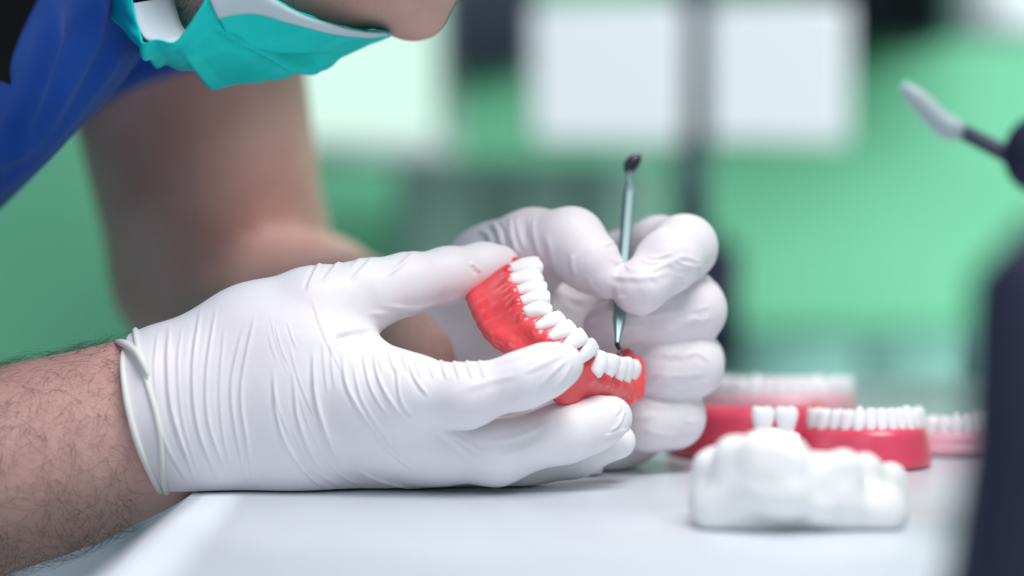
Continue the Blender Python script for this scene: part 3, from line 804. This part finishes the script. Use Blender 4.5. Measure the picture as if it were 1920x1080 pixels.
lines = [(c1((505, 330), (500, 450), (515, 600), (585, 800)), 6, 1.5), (c1((545, 330), (530, 450), (545, 620), (600, 800)), 4, .6), (c1((600, 280), (575, 460), (590, 640), (660, 815)), 5, 1.1),
         (c1((645, 280), (615, 480), (625, 640), (695, 815)), 4.5, 1.0), (c1((670, 330), (655, 520), (668, 680), (710, 810)), 4, .6), (c1((725, 340), (690, 500), (700, 640), (740, 815)), 4.5, .9),
         (c1((760, 300), (718, 520), (735, 680), (755, 815)), 4.5, 1.1), (c1((815, 460), (825, 600), (870, 720), (970, 820)), 5, 1.1), (c1((872, 470), (890, 620), (930, 720), (1010, 815)), 4.5, .9),
         (c1((932, 400), (940, 540), (980, 680), (1040, 790)), 5, 1.1), (c1((962, 380), (965, 450), (975, 540)), 3.5, .6), (c1((985, 370), (988, 450), (998, 530)), 3.5, .5), (c1((470, 620), (500, 700), (560, 800)), 5, .9), (c1((470, 350), (460, 450), (465, 560)), 4, .6),
         (c2((55, 520), (60, 660), (100, 800), (160, 960)), 4.5, 1.0), (c2((162, 520), (180, 640), (260, 770), (345, 880), (440, 955)), 5, 1.2), (c2((200, 550), (235, 690), (330, 830), (400, 900)), 4, .8),
         (c2((270, 480), (300, 620), (380, 740), (440, 770)), 4.5, 1.0), (c2((235, 500), (265, 640), (340, 760)), 4, .7), (c2((360, 540), (375, 680), (425, 755)), 4, .8), (c2((400, 530), (430, 610), (480, 675)), 4, .9),
         (c2((-20, 800), (60, 940), (160, 1010)), 5, 1.1), (c2((-40, 860), (40, 970), (110, 1010)), 4, .9), (c2((215, 945), (300, 985), (410, 1012)), 4, 1.2), (c2((60, 850), (150, 960), (250, 1010)), 4, .7),
         (c2((85, 170), (50, 240), (30, 290)), 5, .9), (c2((165, 160), (120, 215), (90, 260)), 5, .8), (c2((275, 160), (225, 215), (190, 250)), 5, .7), (c2((430, 140), (370, 195), (320, 230)), 6, .7), (c2((230, 165), (190, 200)), 5, .5),
         (c2((130, 450), (200, 430), (270, 425)), 5, .9), (c2((130, 470), (180, 452), (260, 440)), 4, -.8), (c2((300, 340), (420, 350), (520, 330), (620, 300)), 7, .8), (c2((250, 370), (380, 365), (480, 350)), 6, .6),
         (c2((630, 180), (650, 195), (668, 218)), 5, 1.0), (c2((480, 770), (560, 830), (660, 910)), 8, .7), (c2((540, 800), (640, 860), (690, 890)), 6, .5), (c2((600, 650), (700, 620), (820, 590)), 8, .4), (c2((720, 560), (760, 540), (850, 520)), 6, .4),
         (c3((300, 690), (350, 640), (400, 590)), 5, .9), (c3((330, 720), (390, 660), (425, 600)), 4, .7), (c3((240, 640), (330, 600), (400, 560)), 6, .5), (c3((560, 860), (600, 830), (620, 780)), 4, .8), (c3((540, 880), (590, 860), (640, 850)), 4, .8), (c3((580, 800), (600, 780), (610, 750)), 4, .5),
         (c3((100, 800), (180, 770), (240, 730)), 6, .6), (c3((60, 960), (200, 940), (350, 880)), 9, .5), (c3((100, 900), (220, 880), (330, 830)), 7, .5)]
for k in range(9):   # little scallops along the top of the index finger
    x = 705 + k * 24; lines.append(([(x, 655 + (k > 2) * 12), (x + 6, 678 + (k > 2) * 12), (x + 14, 700 + (k > 2) * 12)], 4, .7))
for k in range(9):
    x = rng.uniform(480, 600); y0 = rng.uniform(560, 740); l_ = rng.uniform(50, 160)
    lines.append(([(x, y0), (x + l_ * (.02 + (x - 360) / 1500), y0 + l_ * .5), (x + l_ * (.10 + (x - 360) / 700), y0 + l_)], rng.uniform(2, 3), rng.uniform(.3, .6)))
V = V + N * (lownoise(V, 90, 31, 2) * .00035)[:, None]
V = folds(V, N, Q, lines, wk=.68, h=.00066)
V[:, 2] = np.maximum(V[:, 2], T + .0004)
glove = link('glove', mesh_np('glove', V, F), M_glove, person)
glove['label'] = 'white glove on the nearer hand'
# rolled cuff: a bead on the glove's end and a doubled fold beside it
from mathutils.bvhtree import BVHTree
bvh = BVHTree.FromPolygons(V.tolist(), F.tolist())
def on_wrist(px_c, off, n=72, seed=1, wob=.0006, lift=.0003):
    r = np.random.default_rng(seed); ph = r.uniform(0, 6, 4); out = []
    c = P(px_c, 783, .80); v = np.cross(nn, [0, 1, 0.])
    for a in np.linspace(0, 2 * math.pi, n):
        d = np.array([0, 1, 0.]) * math.cos(a) + v * math.sin(a)
        z01 = np.clip((a0[2] - (c + d * .024)[2]) / (a0[2] - b0_[2]), 0, 1)
        cc = c + nn * (off * (.35 + .9 * math.sin(z01 * math.pi)) - 14 * .000176 * math.sin(z01 * math.pi) + sum(math.sin(a * (k + 1) + ph[k]) for k in range(4)) * wob)
        hit = bvh.ray_cast(Vector(cc + d * .06), Vector(-d))
        p = np.array(hit[0]) if hit[0] is not None else cc + d * .025
        out.append(p + d * lift)
    return out
b0_ = b0
mid0 = (a0 + b0) / 2; px0 = 960 + mid0[0] / .80 * FPX
tube('cuff_bead', on_wrist(px0, .0008, wob=0), .0011, M_cuff, glove, 10)
tube('cuff_fold', on_wrist(px0, .0066, seed=4, wob=.0007), .00095, M_cuff, glove, 10)
tube('cuff_tip', spline([P(216, 639, .795), P(240, 648, .784), P(262, 668, .776), P(278, 705, .7735)], 16), [.0004, .0008, .0012] + [.0013] * 10 + [.001, .0007, .0004], M_cuff, glove, 10)

# ---------- far hand glove (fist round the probe, palm towards the camera)
g = Grid(P(740, 905, .86) * (1, 0, 1) + (0, .795, -.004), P(1385, 370, .86) * (1, 0, 1) + (0, .945, .012), .00095)
D1 = .003
palm = chain([(775, 690, .895, 150), (900, 660, .885, 128)]) + chain([(860, 600, .885, 110), (930, 520, .872, 84), (985, 478, .858, 74)]) \
     + chain([(880, 640, .89, 100), (1180, 500, .90, 60)]) + chain([(880, 680, .89, 100), (1200, 580, .902, 58)]) + chain([(880, 710, .89, 95), (1200, 670, .90, 58)]) \
     + chain([(890, 740, .885, 90), (1180, 760, .89, 56)]) + chain([(950, 780, .87, 92), (1120, 822, .862, 62), (1190, 815, .868, 50)])
fing = [chain([(940, 500, .868, 80), (1000, 468, .853, 72), (1070, 458, .840, 64), (1110, 495, .831, 52), (1136, 527, .8265, 34)]),
        chain([(1170, 490, .892, 58), (1235, 462, .868, 52), (1283, 464, .846, 57), (1255, 488, .833, 55), (1200, 538, .8255, 46), (1192, 542, .8255, 42)]),
        chain([(1190, 570, .895, 58), (1295, 577, .862, 58), (1297, 582, .850, 60), (1240, 592, .844, 55), (1165, 606, .843, 46), (1130, 612, .845, 38)]),
        chain([(1190, 670, .895, 58), (1295, 680, .862, 57), (1295, 684, .850, 58), (1240, 688, .845, 55), (1160, 690, .845, 46)]),
        chain([(1180, 760, .885, 54), (1258, 776, .862, 54), (1262, 782, .852, 55), (1215, 790, .846, 52), (1150, 796, .848, 42)])]
Fp = g.union(palm, .012)
Fr = None
for i, f in enumerate(fing):
    Fi = g.union(f, .005)
    h_ = smin(Fp, Fi, .006)
    Fr = h_ if Fr is None else smin(Fr, h_, .0013)
X, Y, Z = g.xyz()
ca = P(800, 620, .88)
Fr = np.maximum(Fr, -((X - ca[0]) * .93 - (Y - ca[1]) * .36))
Fr = np.maximum(Fr, (T + .0006) - Z)
V, F = nets(g, Fr); V = vsmooth(V, F, 3); V, F = subdiv(V, F)
N = vnormals(V, F); Q = proj(V)[:, :2]
lines = [(c3((70, 100), (110, 120), (130, 170)), 5, .8), (c3((120, 70), (150, 110), (165, 170)), 5, .9), (c3((195, 50), (200, 120), (225, 200)), 6, 1.3), (c3((215, 45), (225, 110), (250, 180)), 4, .7), (c3((290, 40), (280, 90), (300, 180), (330, 250)), 5, .9),
         (c3((265, 45), (262, 90), (275, 150)), 4, .6), (c3((330, 120), (350, 200), (370, 280)), 6, .7), (c3((430, 190), (425, 230), (440, 280)), 5, .7), (c3((480, 270), (500, 320), (530, 340)), 5, .5), (c3((160, 60), (180, 110), (190, 170)), 4, .6),
         (c3((650, 200), (700, 150), (750, 110), (800, 90)), 6, .8), (c3((700, 260), (780, 230), (850, 200)), 5, .6), (c3((640, 280), (720, 280), (800, 250)), 5, .5), (c3((590, 300), (600, 350), (630, 390)), 5, .5),
         (c3((640, 430), (740, 420), (850, 400)), 6, .6), (c3((700, 480), (800, 470), (900, 430)), 5, .5), (c3((700, 560), (800, 570), (900, 570)), 6, .5), (c3((720, 640), (820, 650), (930, 640)), 5, .5), (c3((680, 740), (760, 760), (850, 750)), 6, .6), (c3((690, 850), (760, 870), (830, 870)), 6, .6),
         (c3((470, 450), (520, 430), (560, 440)), 5, .7), (c3((480, 480), (540, 470), (580, 500)), 5, .6), (c3((360, 300), (380, 350), (430, 420)), 6, .8), (c3((330, 330), (340, 400), (380, 450)), 5, .7), (c3((380, 330), (420, 360), (480, 370)), 5, .7)]
for k in range(44):
    x = rng.uniform(1120, 1320); y0 = rng.uniform(450, 800)
    lines.append(([(x, y0), (x + 20, y0 + rng.uniform(-8, 8)), (x + rng.uniform(35, 60), y0 + rng.uniform(-14, 14))], rng.uniform(3, 5), rng.uniform(.3, .6)))
V = V + N * (lownoise(V, 110, 41, 2) * .0004)[:, None]
V = folds(V, N, Q, lines, h=.00065)
V[:, 2] = np.maximum(V[:, 2], T + .0004)
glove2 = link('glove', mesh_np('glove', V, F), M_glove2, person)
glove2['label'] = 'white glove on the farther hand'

# ---------- hairs on the near forearm
tri = bodyF
cpos = bodyV[tri].mean(1); pj = proj(cpos); bn = vnormals(bodyV, bodyF)[tri[:, 0]]
ok = (pj[:, 0] > -60) & (pj[:, 0] < 245) & (pj[:, 1] > 640) & (pj[:, 1] < 1110) & (cpos[:, 1] < .86) & (bn[:, 1] < .55)
ids = np.where(ok)[0]
HV, HF = [], []
for _ in range(2100):
    i = rng.choice(ids); p = cpos[i] + rng.uniform(-1, 1, 3) * .001; n = bn[i]
    if rng.random() < .25 and n[2] < .2: continue
    d = np.array([rng.normal(.25, .7), 0, rng.normal(-.75, .5)]) + np.array([0, rng.normal(0, .3), 0])
    d -= (d @ n) * n; d /= np.linalg.norm(d) + 1e-9
    L = rng.uniform(.005, .013); side = np.cross(n, d); cv = rng.normal(0, .45)
    pts = [p - n * .0006 + d * L * t_ + n * (L * .24 * math.sin(t_ * 2.6)) + side * (L * cv * t_ * t_) for t_ in np.linspace(0, 1, 5)]
    b = len(HV); rr = rng.uniform(.00003, .00005)
    for q, pt in enumerate(pts):
        r_ = rr * (1 - .75 * q / 4)
        for k in range(3):
            a = 2.094 * k; HV.append(pt + r_ * (math.cos(a) * side + math.sin(a) * n))
    for q in range(4):
        for k in range(3): HF.append((b + q * 3 + k, b + q * 3 + (k + 1) % 3, b + (q + 1) * 3 + (k + 1) % 3, b + (q + 1) * 3 + k))
o = link('arm_hair', mesh_np('arm_hair', np.array(HV), np.array(HF)), M_hairarm, person); o['kind'] = 'stuff'
# stubble on jaw
ok = (pj[:, 1] < 90) & (pj[:, 1] > -250) & (pj[:, 0] > 180) & (pj[:, 0] < 560) & (cpos[:, 1] < .84) & (cpos[:, 1] > .70) & (cpos[:, 0] > -.16)
ids = np.where(ok)[0]; HV, HF = [], []
if len(ids):
    for _ in range(2600):
        i = rng.choice(ids); p = cpos[i] + rng.uniform(-1, 1, 3) * .001; n = bn[i]
        d = n + rng.normal(0, .5, 3); L = rng.uniform(.001, .003); b = len(HV)
        s_ = np.cross(d, (0.3, .2, .9)); s_ /= np.linalg.norm(s_); q_ = np.cross(s_, d); q_ /= np.linalg.norm(q_)
        for t_ in (0, 1):
            for k in range(3): HV.append(p - n * .0004 + d * L * t_ + .00011 * (1 - .5 * t_) * (math.cos(2.094 * k) * s_ + math.sin(2.094 * k) * q_))
        for k in range(3): HF.append((b + k, b + (k + 1) % 3, b + 3 + (k + 1) % 3, b + 3 + k))
    o = link('beard_stubble', mesh_np('beard_stubble', np.array(HV), np.array(HF)), M_stubble, person); o['kind'] = 'stuff'
